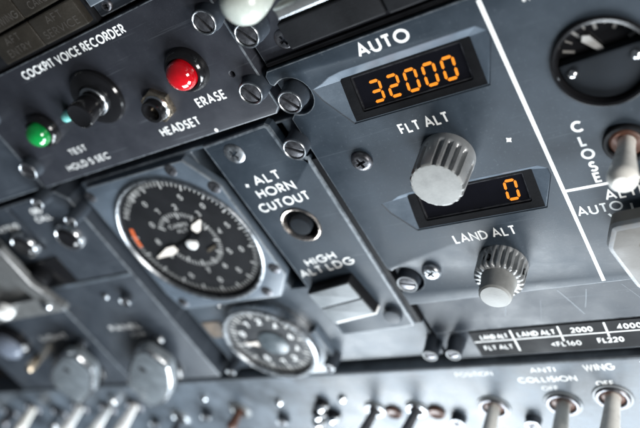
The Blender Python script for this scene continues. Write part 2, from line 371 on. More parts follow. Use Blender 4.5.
cp = thing('bracket_panel', 'blue grey bracket panel right of the legend cap block', 'panel', (-20, 125, 0))
at(MB().plate(rrect(-39.6, 107.8, 12, 175, 1.0), -16, -3.0, .6), 'faceplate', PAINT_M, cp)
at(MB().plate([(-37, 113.5), (-29, 113.5), (-29, 122), (-33, 128), (-37, 128)], -3, 1.0, .5), 'bracket', PAINT_L, cp)
phillips(cp, -33, 111, -3, 2.6, 1.4, 30)
at(MB().plate(rrect(-26, 116, 6, 150, 1.2), -3, 2.0, .6), 'dark_cover', BLACKM, cp)

# ================================================================== cockpit voice recorder panel
cv = thing('voice_recorder_panel', 'charcoal cockpit voice recorder panel with green and red lamps and headset jack', 'panel', (-64, 77, 0))
at(MB().plate([(-139, 49.0), (9.5, 49.0), (12.3, 51.5), (12.3, 106.4), (-139, 106.4)], -16, 0, .6, holes=[circ(1.9, 69.8, 1.1, 16)], hdepth=3), 'faceplate', PAINT_D, cv)
lettering('COCKPIT VOICE RECORDER', -96.4, -29.8, 99.6, 3.9, 0, cv, wt=.17)
lettering('ERASE', -21.6, -6.3, 61.6, 4.1, 0, cv, wt=.17)
lettering('HEADSET', -48.2, -25.6, 54.8, 4.0, 0, cv, wt=.17)
lettering('TEST', -105.6, -93.4, 60.6, 3.1, 0, cv, wt=.15)
lettering('HOLD 5 SEC', -114.4, -84.0, 53.4, 3.3, 0, cv, wt=.15)
at(MB().sheet(circ(-21.1, 50.3, .9, 16), .03), 'position_mark', WHITE, cv)
for x, y, a in ((8.0, 92.4, -72), (8.1, 62.0, -64), (-133.4, 62.4, -40), (-133.4, 92.4, -60)): fastener(cv, x, y, 0, 5, 5.0, a)
g = lamp(cv, 'green_indicator_lamp', -108.2, 77.0, 0, GREENL, 8.6, 5.9, 9.4)
g = lamp(cv, 'red_push_button', -14.8, 78.0, 0, REDL, 9.2, 6.2, 9.8)
kb = at(MB().lathe([(12.6, -.3), (12.6, 1.6), (12.0, 2.5), (10.2, 3.1), (7.2, 3.2), (6.8, 2.7), (0, 2.7)], -65, 81.4, 64), 'microphone_knob', BLACKG, cv)
at(MB().lathe([(6.6, 2.6), (6.6, 4.4), (6.2, 4.9), (5.3, 4.9), (5.2, 4.2)], -65, 81.2), 'collar', STEEL, kb)
at(MB().lathe([(5.1, 4), (5.5, 6), (6.0, 13.4), (5.8, 14.2), (5.2, 14.5), (4.6, 14.2), (0, 14.1)], -65.4, 80.8), 'knob_cap', BLACKG, kb)
ct = at(MB().lathe([(3.2, -.2), (3.2, 1.2), (2.7, 1.6), (2.5, 1.6)], -86.5, 79.2, 32), 'teal_status_lamp', BLACKG, cv)
at(MB().lathe([(2.5, 1.2), (2.4, 3.4), (1.9, 4.6), (1.0, 5.2), (0, 5.4)], -86.5, 79.2, 28), 'lens', CYANL, ct)
hj = at(MB().plate(circ(-38.6, 68.8, 7.6, 6, .35), -.2, 2.4, .7), 'headset_jack', BRASS, cv)
at(MB().lathe([(5.7, 2.3), (5.7, 3.0), (5.2, 3.6), (4.8, 3.6)], -38.6, 68.8, 40), 'pale_ring', CHROME, hj)  # chrome washer round the socket
at(MB().lathe([(4.9, 2.3), (4.9, 6.0), (4.6, 6.6), (3.5, 6.6), (3.2, 6.0), (3.0, .5), (0, .5)], -38.6, 68.8, 40), 'socket', BLACKG, hj)

# ================================================================== dark module above the pressurization panel
dm = thing('blanking_panel', 'dark upper panel carrying black blocks above the AUTO altitude panel', 'panel', (80, 85, -4))
at(MB().plate(rrect(14.6, 66.2, 240, 112, .8), -16, -3.5, .8), 'faceplate', PAINT_D, dm)
at(MB().plate(rrect(30.5, 70.2, 69.4, 80.6, .8), -3.5, .2, .7), 'black_block', BLACKM, dm)
at(MB().plate(rrect(70.2, 69.8, 112, 80.6, .8), -3.5, .2, .7), 'black_block', BLACKM, dm)
at(MB().plate(rrect(16, 66.6, 230, 68.3, .5), -3.5, -1.6, .4), 'dark_seam_strip', BLACKM, dm)
phillips(dm, 27.8, 73.6, -3.5, 3.9, .6, 20)
fastener(dm, 20.8, 82.4, -1, 6, 5.0, -60)

lv = thing('guarded_lever', 'cream rounded lever with its pale bar at the top edge', 'lever', (42, 93, 0))
at(MB().lathe([(6, -16), (6, -2), (6.4, 4), (7.2, 14), (7.6, 20), (7.3, 23.2), (6.0, 25.9), (3.4, 27.6), (0, 28.1)], 40.0, 97.5, 40), 'lever', LEVG, lv)
at(MB().box(44, 86.6, 11, 130, 90.4, 17, .8), 'bar', BEIGE, lv)
at(MB().box(118, 88, -16, 128, 98, 11.5, .8), 'bar_post', BEIGE, lv)

# ================================================================== pressurization panel (right)
pp = thing('pressurization_panel', 'slate grey cabin pressure panel with amber 32000 readout and two fluted knobs', 'panel', (90, 0, 0))
def window_outline(top, tip, bot, xl_top, xr):
    L_ = 29.5
    return [(37.8, bot), (90.3, bot - .1), (xr - .2, tip - 2.2), (xr - .3, tip + .6), (xr - 3.0, top - .3), (xl_top + 3, top), (xl_top - 2.5, top - .7), (xl_top - 6.2, top - 2.2), (L_, tip), (31.0, tip - 5)]
w1 = window_outline(56.7, 53.4, 36.0, 40.5, 97.0)
w2 = window_outline(1.0, -1.7, -17.3, 40.5, 96.6)
ntc = lambda cx, cy, r, a0, a1: arc(cx, cy, r, r, a0, a1, 12)
outl = [(170, -57.6), (170, 66.0), (16.2, 66.0), (14.2, 64.2), (14.2, 60.6)] + ntc(20.8, 53.6, 7.6, 128, -8)[::1]
outl = [(14.2, -57.6), (170, -57.6), (170, 66.0), (16.0, 66.0), (14.2, 64.2), (14.2, 60.8), (15.4, 59.6)] + arc(20.6, 53.4, 7.8, 7.8, 122, -122, 16)[::1] + [(14.2, 45.0), (14.2, -34.4), (14.8, -35.6)] + arc(20.4, -42.6, 7.4, 7.4, 128, -128, 16) + [(14.2, -49.6)]
at(MB().plate(outl, -3.2, 0, .5, holes=[w1, w2, circ(125.4, 32.6, 14.6, 56)], hdepth=.35), 'faceplate', PAINT, pp)
at(MB().plate(rrect(15.2, -80.2, 170, 65, .6), -16, -3.0, .3, holes=[circ(125.4, 32.6, 14.2, 48), offset(w1, -.6), offset(w2, -.6)], hdepth=11) , 'base_plate', PAINT_M, pp)
at(MB().plate(rrect(15.2, -98.6, 170, -80.3, .6), -16, -3.2, .5), 'lower_ledge', PAINT_M, pp)
# readout windows: a chamfered recess, deepest along its top, with a black frame and a sunk screen
def window(o, top, bot, digits, dx, dpitch, dy, thick):
    d = 4.2
    zin = lambda x, y: -.35 - (d - .35) * max(0, min(1, (y - bot) / (top - bot)))
    inn = [(38.6, bot + .25), (89.8, bot + .15), (89.9, bot + .3), (89.5, top - .2), (89.0, top), (41.5, top), (40.2, top), (39.6, top - .02), (38.9, top - .6), (38.5, bot + 5)]
    mb = MB(); a = mb.ring(o, -.33); b = mb.ring(inn, zin); mb.bridge(a, b)
    rec = at(mb, 'window_recess', BEZEL, pp, angle=18)  # paler than the faceplate: light caught on the slopes is put into the colour
    f = MB(); hole = rrect(42.6, bot + 2.7, 86.0, top - .7, .8)
    ro = f.ring(inn, zin); hi = [f.ring(hole, zin)]; f.cap([ro] + hi)
    lo = f.ring(hole, lambda x, y: zin(x, y) - 1.2); f.bridge(lo, hi[0])
    fr_ = at(f, 'display_frame', BLACKM, pp)
    g_ = MB(); rim = g_.ring(offset(hole, .25), lambda x, y: zin(x, y) - .6); rin = g_.ring(offset(hole, .7), lambda x, y: zin(x, y) - .6); r2 = g_.ring(offset(hole, .7), lambda x, y: zin(x, y) - 1.2)
    g_.bridge(rim, rin); g_.bridge(rin, r2); at(g_, 'window_edge', DSTEEL, fr_)
    sc_ = MB(); q = sc_.ring(offset(hole, -.1), lambda x, y: zin(x, y) - 1.1); sc_.cap([q]); sn = at(sc_, 'display_screen', SCREEN, pp)
    segs = {'0': 'abcdef', '2': 'abged', '3': 'abgcd'}
    W, Hh, t = 4.1, 7.1, 1.06
    for k, ch in enumerate(digits):
        x0 = dx + k * dpitch; m = MB(); e = .22
        def hseg(y): return [(e, y), (e + t / 2, y - t / 2), (W - e - t / 2, y - t / 2), (W - e, y), (W - e - t / 2, y + t / 2), (e + t / 2, y + t / 2)]
        def vseg(x, ya, yb): return [(x, ya + e), (x + t / 2, ya + e + t / 2), (x + t / 2, yb - e - t / 2), (x, yb - e), (x - t / 2, yb - e - t / 2), (x - t / 2, ya + e + t / 2)]
        sh = {'a': hseg(Hh), 'g': hseg(Hh / 2), 'd': hseg(0), 'b': vseg(W, Hh / 2, Hh), 'c': vseg(W, 0, Hh / 2), 'f': vseg(0, Hh / 2, Hh), 'e': vseg(0, 0, Hh / 2)}
        for c in segs[ch]:
            pts = [(x0 + px + .06 * (py - 3), dy + py) for px, py in sh[c]]
            r = m.ring(pts, lambda x, y: zin(x, y) - 1.0); m.cap([r])
        at(m, 'digit', AMBER, sn)
window(w1, 52.4, 36.0, '32000', 48.4, 7.1, 40.6, 4)
window(w2, -2.6, -17.3, '0', 77.6, 7.05, -12.9, 3)
lettering('AUTO', 53.0, 73.2, 59.2, 4.9, 0, pp, wt=.19)
lettering('FLT ALT', 52.8, 72.4, 26.4, 4.4, 0, pp, wt=.17)
lettering('LAND ALT', 50.2, 75.8, -27.4, 4.5, 0, pp, wt=.15)
lettering('ALTN', 110.6, 125.5, -19.2, 4.4, 0, pp, wt=.16)
lettering('AUTO', 99.6, 115.2, -24.2, 4.3, 0, pp, wt=.16)
lettering('MANUAL', 110.4, 133, 58.6, 4.6, 0, pp, wt=.18)
for ch, y, ww in (('C', 10.4, 3.6), ('L', 4.6, 2.4), ('O', -.8, 4.4), ('S', -6.2, 2.8), ('E', -11.6 + .7, 2.6)):
    lettering(ch, 110.9 - ww / 2, 110.9 + ww / 2, y, 4.3, 0, pp, wt=.19)
mark([(98.4, 64.2), (98.4, -56.4)], 1.35, 0, pp); mark([(99.1, -12.0), (168, -12.0)], 1.1, 0, pp)
mark([(109.6, -25.0), (111.4, -28.6)], .8, 0, pp); mark([(117.9, -22.0), (117.7, -25.4)], .8, 0, pp)
star(pp, 88.3, 13.7)
phillips(pp, 32.1, 20.0, 0, 4.4, 2.0, 15); phillips(pp, 33.6, -39.5, 0, 4.2, 2.2, 30, STEEL)
fastener(pp, 21.2, 53.8, -3, 8, 5.0, -55); fastener(pp, 20.4, -43.6, -3, 5, 4.8, -20, None, None, SW); fastener(pp, 23.6, -86.6, -3, 8, 3.7, 10, None, None, SW)
# fluted knobs
def fl(depth, n, groups, z_lo, z_hi):
    def f(t, r, z):
        k = (t * n / (2 * math.pi) + .5) % n; i = int(k); u = k - i
        if groups and i % groups == 0: return r
        g = max(0.0, 1 - (abs(u - .5) / .29) ** 2) ** .5
        if z < z_lo: g *= max(0, 1 - (z_lo - z) / .9)
        return r - depth * g
    return f
k1 = at(MB().lathe([(10.1, -.2), (10.1, 2.6), (10.0, 3.5), (9.97, 4.0), (9.95, 4.6), (9.9, 6.4), (9.75, 12), (9.6, 16.0), (9.35, 16.7)], 65.1, 13.2, 240, fl(1.7, 20, 5, 4.4, 16)), 'flight_altitude_knob', KNOBG, pp, angle=60)
at(MB().lathe([(9.35, 16.7), (8.9, 17.05), (8.3, 17.1), (4, 17.25), (0, 17.3)], 65.1, 13.2, 240, lambda t, r, z: r if z > 16.9 else fl(1.2, 20, 5, 4.4, 16)(t, r, z)), 'knob_face', KNOBF, k1, angle=60)
k2 = at(MB().lathe([(9.9, -.2), (9.9, 1.2), (9.8, 2.0), (9.7, 8.6), (9.4, 9.4), (8.8, 9.7), (6.8, 9.7)], 64.4, -41.0, 240, fl(1.5, 23, 0, 1.8, 9)), 'landing_altitude_knob', KNOBG, pp, angle=60)
at(MB().lathe([(7.0, 9.6), (6.9, 10.4), (6.5, 11.2), (6.4, 16.4), (6.15, 17.6), (5.4, 18.3), (3, 18.6), (0, 18.7)], 64.6, -41.0, 64), 'inner_knob', KNOBF, k2)
for a in (100, -8):
    t = math.radians(a); nx, ny = math.cos(t), math.sin(t)
    s_ = MB().lathe([(1.7, -.4), (1.7, .3), (1.3, .3), (1.2, -.3), (0, -.3)], 0, 0, 20)
    o = s_.build('set_screw', BLACKM, k2, (64.4 + nx * 9.35, -41.0 + ny * 9.35, 5.6)); o.rotation_euler = Vector((nx, ny, 0)).to_track_quat('Z', 'Y').to_euler()
# outflow valve indicator
gd = at(MB().lathe([(15.3, -.1), (15.3, .9), (14.6, 1.5), (13.8, 1.3), (13.4, .3), (13.2, -5.2), (0, -5.2)], 125.4, 32.6, 64), 'valve_position_indicator', BLACKG, pp)
mk = MB()
for k in range(9):
    a = math.radians(158 - k * 17); r0, r1 = (8.6, 12.2) if k % 2 == 0 else (10.0, 12.2)
    mk.stroke([(125.4 + r0 * math.cos(a), 32.6 + r0 * math.sin(a)), (125.4 + r1 * math.cos(a), 32.6 + r1 * math.sin(a))], 1.0 if k % 2 == 0 else .6, -5.1)
at(mk, 'dial_marks', DIALD, gd)
at(MB().slab([(124.8, 34.2), (126.0, 34.9), (123.2, 40.4), (121.4, 40.9), (120.6, 39.2)], -4.4, -3.8), 'needle', DIALW, gd)
fp = [(125.4 + 13.1 * math.cos(t), 32.6 + 13.1 * math.sin(t)) for t in [math.radians(172 + k * (372 - 172) / 30) for k in range(31)]]
cvx = at(MB().plate(fp, -4.9, -1.0, .5), 'dial_cover', FLAP, gd)
for bx, by in ((115.6, 31.0), (134.6, 31.6)): at(MB().lathe([(1.5, -1), (1.5, -.4), (1.1, .1), (.6, .35), (0, .4)], bx, by, 24), 'rivet', CHROME, cvx)
toggle(pp, 123.6, 2.6, 0, 22, (0, 0, 0), CREAM, BROWN, 2.8, 4.7, 6.6, BLACKM)
# pointed selector
def selector(parent, x, y, z, h, sc_, rot, m):
    sh = [(-9, 14.5), (9, 14.5), (13.5, 6), (10.5, -13), (3.5, -19), (-3.5, -19), (-10.5, -13), (-13.5, 6)]
    o = [(px * sc_, py * sc_) for px, py in sh]; rr_ = []
    for i, p in enumerate(o):
        a = Vector(o[i - 1]); b = Vector(p); c = Vector(o[(i + 1) % len(o)])
        rr_ += [tuple(b + (a - b) * .10), tuple(b + ((a - b) * .03 + (c - b) * .03)), tuple(b + (c - b) * .10)]
    rr_ = rr_[::-1]
    s = MB().lathe([(9.5 * sc_, -.2), (9.5 * sc_, 2.4), (9.0 * sc_, 2.9), (7 * sc_, 3), (7 * sc_, h - 6)], 0, 0, 40).build('selector_knob', CHROME, parent, (x, y, z))
    MB().plate(rr_, h - 7.5, h, 2.2, holes=[circ(-1.5 * sc_, 5.0 * sc_, 1.7 * sc_, 20)], hdepth=2.5, bottom=True).build('pointer_cap', m, s, (x, y, z), (0, 0, rot))
    MB().sheet(circ(-1.5 * sc_, 5.0 * sc_, 1.8 * sc_, 20), h - 2.4).build('index_hole', BLACKM, s, (x, y, z), (0, 0, rot))
    return s
selector(pp, 122.8, -36.4, 0, 12, 1.08, .05, KNOBP)
def pointer(parent, loc, hexa, hole, h=13):
    cx, cy = loc; b = MB().lathe([(15, -.2), (15, 2.4), (14, 3), (11, 3.2), (11, h - 5)], 0, 0, 40).build('dimmer_knob', BLACKG, parent, (cx, cy, 0))
    o = []; n = len(hexa)
    for i, p in enumerate(hexa):
        A = Vector(hexa[i - 1]); B = Vector(p); D = Vector(hexa[(i + 1) % n]); o += [tuple(B + (A - B) * .18), tuple(B + (A + D - 2 * B) * .06), tuple(B + (D - B) * .18)]
    o = o[::-1]
    at(MB().plate(o, h - 7, h, 2.4, bottom=True), 'pointer_cap', HEXK, b)
    at(MB().lathe([(2.6, h + .02), (0, h + .03)], hole[0], hole[1], 20), 'index_spot', BLACKM, b)
HEX1 = [(-223.2, -52.9), (-213.2, -55.7), (-211.0, -71.7), (-232.9, -92.3), (-259.5, -103.8), (-265.0, -79.3), (-250.2, -65.0)]
HEX2 = [(-161.0, -57.0), (-151.0, -56.2), (-143.7, -71.5), (-155.1, -87.9), (-172.4, -103.0), (-190.5, -108.2), (-194.6, -87.3), (-179.7, -70.5)]
for a, b, wd in (((78.5, -61.5), (84.6, -76.3), .5), ((89.5, -62.6), (86.0, -72.6), .35), ((56.3, -62.5), (52.2, -73), .4), ((70, -66), (66, -78), .15), ((103, -62), (109, -73), .22)):
    mark([a, ((a[0] + b[0]) / 2 + .12, (a[1] + b[1]) / 2), b], wd, -3.0, pp, SCUFF, 'scratch')
# schedule placard on the lower ledge
pl = at(MB().plate(rrect(31.5, -97.2, 168, -80.9, .4), -3.2, -2.6, .2), 'altitude_placard', BLACKM, pp)
mark([(32, -87.5), (167, -87.5)], .55, -2.6, pl, name='placard_line')
for x, yb in ((50.6, -95.0), (71.4, -90.8), (90.2, -90.0), (109, -90)): mark([(x + .1, -81.6), (x - .1, yb)], .8, -2.6, pl, name='placard_line')
lettering('LAND ALT', 35.8, 48.6, -86.2, 2.8, -2.6, pl, wt=.19); lettering('LAND ALT', 53.0, 69.6, -86.2, 3.0, -2.6, pl, wt=.19)
lettering('2000', 76.0, 85.0, -86.2, 3.1, -2.6, pl, wt=.19); lettering('4000', 94.6, 104, -86.2, 3.1, -2.6, pl, wt=.19); lettering('6000', 113, 122, -86.2, 3.1, -2.6, pl, wt=.19)
lettering('FLT ALT', 35.0, 48.4, -93.2, 2.8, -2.6, pl, wt=.17); lettering('<FL160', 65.4, 78.0, -93.9, 3.0, -2.6, pl, wt=.17); lettering('FL220', 84.8, 95.2, -93.6, 3.1, -2.6, pl, wt=.19)

# ================================================================== altitude horn panel
hp = thing('altitude_horn_panel', 'narrow grey altitude horn cutout panel with round button and square switch', 'panel', (-10, -12, 0))
ho = [(-31.0, -72.0), (-29.6, -73.2), (9.0, -71.6), (10.6, -70.2), (10.8, 24.5), (10.6, 27.6)] + arc(10.4, 35.0, 7.4, 7.4, -80, -176, 8) + [(2.4, 45.0), (.8, 46.4), (-33.6, 45.2)]
well = circ(-12.4, -3.4, 9.3, 48)
at(MB().plate(ho, -5, 0, 1.3, holes=[well]), 'faceplate', PAINT, hp)
lettering('ALT', -20.6, -6.0, 20.6, 4.7, 0, hp, 2.5, .17); lettering('HORN', -23.0, -2.6, 14.0, 4.6, 0, hp, 2.5, .17); lettering('CUTOUT', -26.8, 1.0, 6.6, 4.7, 0, hp, 3.5, .17)
lettering('HIGH', -22.8, -5.4, -26.8, 4.3, 0, hp, 7, .17); lettering('ALT LDG', -29.8, 2.0, -33.0, 4.4, 0, hp, 7, .17)
at(MB().box(11.0, -70, -5, 14.0, 25.5, -.9, .2), 'dark_seam_strip', BLACKM, hp)  # black strip added to paint the shade in the gap beside the AUTO panel
star(hp, -24.9, 21.8, 0, 1.2)
bt = at(MB().lathe([(9.25, -.3), (9.05, .35), (8.7, .5), (8.1, .3), (7.5, -1.0), (7.4, -2.2)], -12.4, -3.4, 48), 'cutout_button', COPPER, hp)
at(MB().lathe([(7.45, -1.2), (7.3, -4.8), (0, -4.8)], -12.4, -3.4, 40), 'button_well', BLACKM, bt)
at(MB().lathe([(4.9, -4.7), (4.9, .5), (4.6, 1.1), (4.0, 1.3), (0, 1.0)], -12.4, -3.6, 40), 'button_cap', FLAP, bt)
cr, sr = math.cos(math.radians(8)), math.sin(math.radians(8))
def rotp(pts, cx, cy): return [(cx + px * cr - py * sr, cy + px * sr + py * cr) for px, py in pts]
sq = at(MB().plate(rotp(rrect(-12.6, -10.6, 12.6, 10.6, .7), -14.4, -46.4), -.5, 5.0, .5), 'landing_altitude_switch', BLACKM, hp)
at(MB().plate(rotp(rrect(-11.9, .3, 11.9, 9.9, .4), -14.4, -46.4), 4.9, 5.9, .35), 'switch_cap', SW, sq)
at(MB().plate(rotp(rrect(-11.9, -9.9, 11.9, -.4, .4), -14.4, -46.4), 4.9, 5.9, .35), 'switch_cap', SW, sq)
at(MB().plate(rotp(rrect(-12.2, -12.0, 12.2, -10.7, .3), -14.4, -46.4), 0, 4.6, .4), 'switch_lip', WHITE, sq)
phillips(hp, -20.4, 38.0, 0, 4.8, .7, 25, STEEL)
at(MB().lathe([(4.4, -1), (4.4, 1.8), (3.9, 2.6), (3.0, 2.8), (0, 2.8)], 3.8, -61.6, 36), 'stud', PAINT_M, hp)

# ================================================================== gauge mounting panel and its instruments
gp = thing('gauge_panel', 'grey mounting plate behind the two round gauges, left of the horn panel', 'panel', (-60, -25, -5))
at(MB().plate(rrect(-121.5, -97.0, 11.6, 43.6, 1.2), -16, -5.2, .7, holes=[rrect(-46, -43, -35.0, 42.0, .6), rrect(-30, 27, 5, 42.5, .6)]), 'faceplate', PAINT_G, gp)
fastener(gp, 11.0, 34.8, -5, 10, 5.0, -35); fastener(gp, 12.0, -86.2, -5, 10, 3.7, 0, None, None, SW); fastener(gp, -48.6, -91.5, -5, 9, 3.4, 30); fastener(gp, -117, -91, -5, 8, 3.0, 30)
at(MB().plate(rrect(-119, -70, -106, -58, .5), -5.2, -4.6, .2), 'brown_patch', TAN, gp)  # small mottled brown plate
for x, y in ((-113, -40.5), (-96, -46.0)): at(MB().lathe([(1.8, -5.3), (1.8, -3.4), (1.3, -2.6), (0, -2.3)], x, y, 24), 'rivet', CHROME, gp)

ga = thing('cabin_altitude_gauge', 'large round black cabin altitude gauge with orange arc in blue grey bezel', 'gauge', (-79.5, -1, -3))
X0, Y0 = -79.5, -1.0
octo = [(-117.5, -43.2), (-50.5, -43.4), (-39.0, -30.5), (-39.0, 24.0), (-49.5, 41.6), (-115, 42.2), (-120.6, 36.5), (-121.0, -31)]
at(MB().plate(octo, -5.2, -1.0, .9, holes=[circ(X0, Y0, 38.2, 72)]), 'bezel', BEZEL, ga)
at(MB().lathe([(39.6, -1.1), (39.6, -.2), (39.1, .25), (38.2, .25), (37.7, -.3), (37.4, -1.5)], X0, Y0, 96), 'bezel_ring', STEEL, ga)
dl = at(MB().lathe([(37.45, -1.0), (37.0, -2.4), (36.8, -2.8), (0, -2.8)], X0, Y0, 96), 'dial', BLACKM, ga)
tk = MB(); pol = lambda r, a: (X0 + r * math.cos(math.radians(a)), Y0 + r * math.sin(math.radians(a)))
for k in range(81):
    a = 118 - k * 3.9
    if a < -195: break
    big = k % 5 == 0; tk.stroke([pol(31.6 if big else 33.2, a), pol(35.8, a)], .95 if big else .6, -2.76)
for k in range(51):
    a = 140 - k * 6.08; big = k % 5 == 0; tk.stroke([pol(13.4 if big else 14.8, a), pol(17.2, a)], .95 if big else .5, -2.75)
at(tk, 'scale_marks', DIALW, dl)
for i, a in enumerate((112, 62, 38, 8, -24, -58, -92, -128)):
    px, py = pol(27.3, a); lettering(str((i * 5) % 10) if i else '0', px - 1.2, px + 1.2, py - 1.6, 3.3, -2.77, dl, wt=.18, m=DIALW)
for i, a in enumerate((140, 108, 74, 40, 4, -32, -66, -100, 172, 200)):
    px, py = pol(20.6, a); lettering(str(i), px - 1.2, px + 1.2, py - 1.7, 3.5, -2.77, dl, wt=.18, m=DIALW)
for i, ch in enumerate('PRESSURE'):                        # curved legend at the dial's upper left
    a = 142 - i * 5.2; px, py = pol(33.0, a); lettering(ch, px - .8, px + .8, py - 1.2, 3.0, -2.77, dl, rot=a - 90, wt=.2, m=DIALW)
lettering('CABIN', X0 - 7, X0 + 5, Y0 + 8.4, 2.4, -2.77, dl, wt=.16, m=DIALW); lettering('ALT', X0 - 4, X0 + 3, Y0 + 5.2, 2.2, -2.77, dl, wt=.16, m=DIALW)
ar = [pol(33.8, 156 + k * 2.3) for k in range(10)]
at(MB().stroke(ar, 2.0, -2.7), 'orange_arc', ORANGE, dl)
def needle(name, a, r0, r1, wd, z, parent, m):
    d = Vector((math.cos(math.radians(a)), math.sin(math.radians(a)))); n = Vector((-d.y, d.x)); c = Vector((X0, Y0))
    q = [c + d * r0 + n * wd * .45, c + d * (r0 + (r1 - r0) * .12) - n * wd * .5, c + d * r1, c + d * (r0 + (r1 - r0) * .3) + n * wd]
    q = [c + d * r0 - n * wd * .4, c + d * (r0 + (r1 - r0) * .3) - n * wd * .62, c + d * r1 - n * .3, c + d * r1 + n * .3, c + d * (r0 + (r1 - r0) * .3) + n * wd * .62, c + d * r0 + n * wd * .4]
    s = at(MB().slab([tuple(p) for p in [c - d * 7 - n * 1.2, c + d * r0 - n * .7, c + d * r0 + n * .7, c - d * 7 + n * 1.2]], z - .3, z), name, BLACKG, parent)
    at(MB().slab([tuple(p) for p in q], z - .2, z + .15), 'needle_tip', m, s)
needle('pressure_needle', 192, 12.0, 28.5, 3.9, -1.9, dl, NEEDLE); needle('altitude_needle', 34, 9.5, 19.0, 3.8, -1.5, dl, NEEDLE)
at(MB().lathe([(3.0, -2.7), (3.0, -1.2), (2.4, -.8), (0, -.6)], X0, Y0 - 2.0, 32), 'hub', WHITE, dl)
at(MB().slab([tuple(p) for p in ((X0 + 5, Y0 - 9), (X0 + 12, Y0 - 7), (X0 + 12.4, Y0 - 5.4), (X0 + 5.4, Y0 - 7.2))], -2.4, -2.1), 'counterweight', BRASS, dl)
gl = at(MB().lathe([(37.7, -.2), (0, -.2)], X0, Y0, 72), 'glass', GLASS, ga)
for x, y in ((-58.6, 38.4), (-42.8, 24.6), (-42.6, -25.4), (-56.2, -38.8), (-116.6, 36.8), (-114, -38)):
    at(MB().lathe([(3.1, -1.2), (3.1, -.8), (2.6, -.6), (0, -.6)], x, y, 28), 'bezel_screw', DSTEEL, ga)
    mark([(x - 2.0, y - 1.1), (x + 2.0, y + 1.1)], .9, -.6, ga, BLACKM, 'screw_slot')

gb = thing('cabin_climb_gauge', 'smaller round gauge with chrome ring below the large gauge', 'gauge', (-74.8, -73, -3))
X1, Y1 = -77.6, -73.4
at(MB().lathe([(27.6, -5.3), (27.6, -1), (27.0, 1.2), (26.0, 2.0), (24.8, 1.9), (24.3, 1.0), (24.2, -.2)], X1, Y1, 80), 'bezel', STEEL, gb)
at(MB().plate([(X1 - 14, Y1 - 30.5), (X1 + 22, Y1 - 30.5), (X1 + 31, Y1 - 18), (X1 + 31, Y1 + 4), (X1 - 26, Y1 - 14)], -5.2, -1.5, .8), 'mounting_flange', BEZEL, gb)
dl2 = at(MB().lathe([(24.3, .6), (23.9, -.6), (0, -.6)], X1, Y1, 72), 'dial', DIALG, gb)
tk = MB(); p2 = lambda r, a: (X1 + r * math.cos(math.radians(a)), Y1 + r * math.sin(math.radians(a)))
for k in range(48):
    a = k * 7.5; big = k % 4 == 0; tk.stroke([p2(18.4 if big else 20.0, a), p2(23.2, a)], 1.7 if big else .9, -.56)
at(tk, 'scale_marks', DIALW, dl2)
for i, a in enumerate((150, 115, 80, 45, 10, -25, -60, -95, -130, 180)):
    px, py = p2(15.6, a); lettering(str((0, 1, 2, 4, 6, 4, 2, 1, 5, 0)[i]), px - 1.6, px + 1.6, py - 2, 4.4, -.57, dl2, wt=.22)
at(MB().lathe([(8.6, -.5), (8.6, .1), (7.8, .5), (0, .7)], X1 + 2, Y1 - .5, 48), 'hub_cap', TEALC, dl2)
at(MB().slab([(X1 - 17, Y1 + 1.2), (X1 - 8, Y1 - 1.6), (X1 - 7.6, Y1 + 1.8)], -.3, .1), 'needle', NEEDLE, dl2)
at(MB().lathe([(24.5, 1.3), (0, 1.3)], X1, Y1, 64), 'glass', GLASS, gb)

# ================================================================== left interphone column
ip = thing('interphone_panel', 'blurred grey interphone panel with two round buttons left of the large gauge', 'panel', (-168, -25, 0))
io = [(-206, -97), (-131, -97), (-130.5, 40), (-136, 46), (-206, 46)]
at(MB().plate(io, -16, 0, .7, holes=[rrect(-179.6, 15.5, -175.8, 44, .4)], hdepth=4), 'faceplate', PAINT_M, ip)
at(MB().sheet(rrect(-179.8, 15.3, -175.6, 44.2, .4), -3.9), 'groove', DARK, ip)
lettering('GRD', -163.5, -154.5, 36.8, 3.6, 0, ip, wt=.18); lettering('CALL', -165, -152, 31.6, 3.6, 0, ip, wt=.18); lettering('ATTEND', -200.5, -181.5, 31.4, 3.6, 0, ip, wt=.18)
for x, y in ((-149.6, 19.6), (-187.8, 21.4)):
    b = at(MB().lathe([(8.4, -.2), (8.4, 2.2), (7.9, 3.0), (7.0, 3.2), (6.3, 2.6)], x, y, 40), 'call_button', CHROME, ip)
    at(MB().lathe([(6.5, 2.4), (6.2, 3.6), (5.0, 4.4), (0, 4.0)], x, y, 36), 'button_cap', BLACKG, b)
at(MB().plate(rrect(-205, -10.5, -174.5, 8.5, 1), -.1, .9, .4), 'dark_recess_plate', BLACKG, ip)
at(MB().lathe([(6, 0), (6, 5), (5.2, 6.2), (0, 6.4)], -198, -1, 32), 'black_knob', BLACKM, ip)
at(MB().plate(rrect(-206, -13.0, -131.5, -11.2, .3), -.1, .7, .3), 'seam_strip', PAINT_L, ip)
for x, y, h, m in ((-142.9, 52.2 - 6.5, 7, None), (-131.6, 31.1, 7, None)): fastener(ip, x, y, 0, h, 3.6, 20, PAINT_M)
fastener(ip, -148.0, -27.6, 0, 4, 3.6, 30); at(MB().lathe([(2.2, -.1), (2.2, .6), (1.6, 1.2), (0, 1.3)], -164.6, -24.2, 24), 'rivet', STEEL, ip)
at(MB().lathe([(3.0, -.1), (3.0, 1.0), (2.2, 2.2), (0, 2.6)], -152.4, -61.8, 28), 'rivet', STEEL, ip)
lettering('PANEL', -184.5, -158.5, -51.5, 4.2, 0, ip, wt=.18); lettering('OFF', -172, -160, -58.5, 3.2, 0, ip, wt=.15)
pointer(ip, (-169, -82), HEX2, (-166.5, -72))

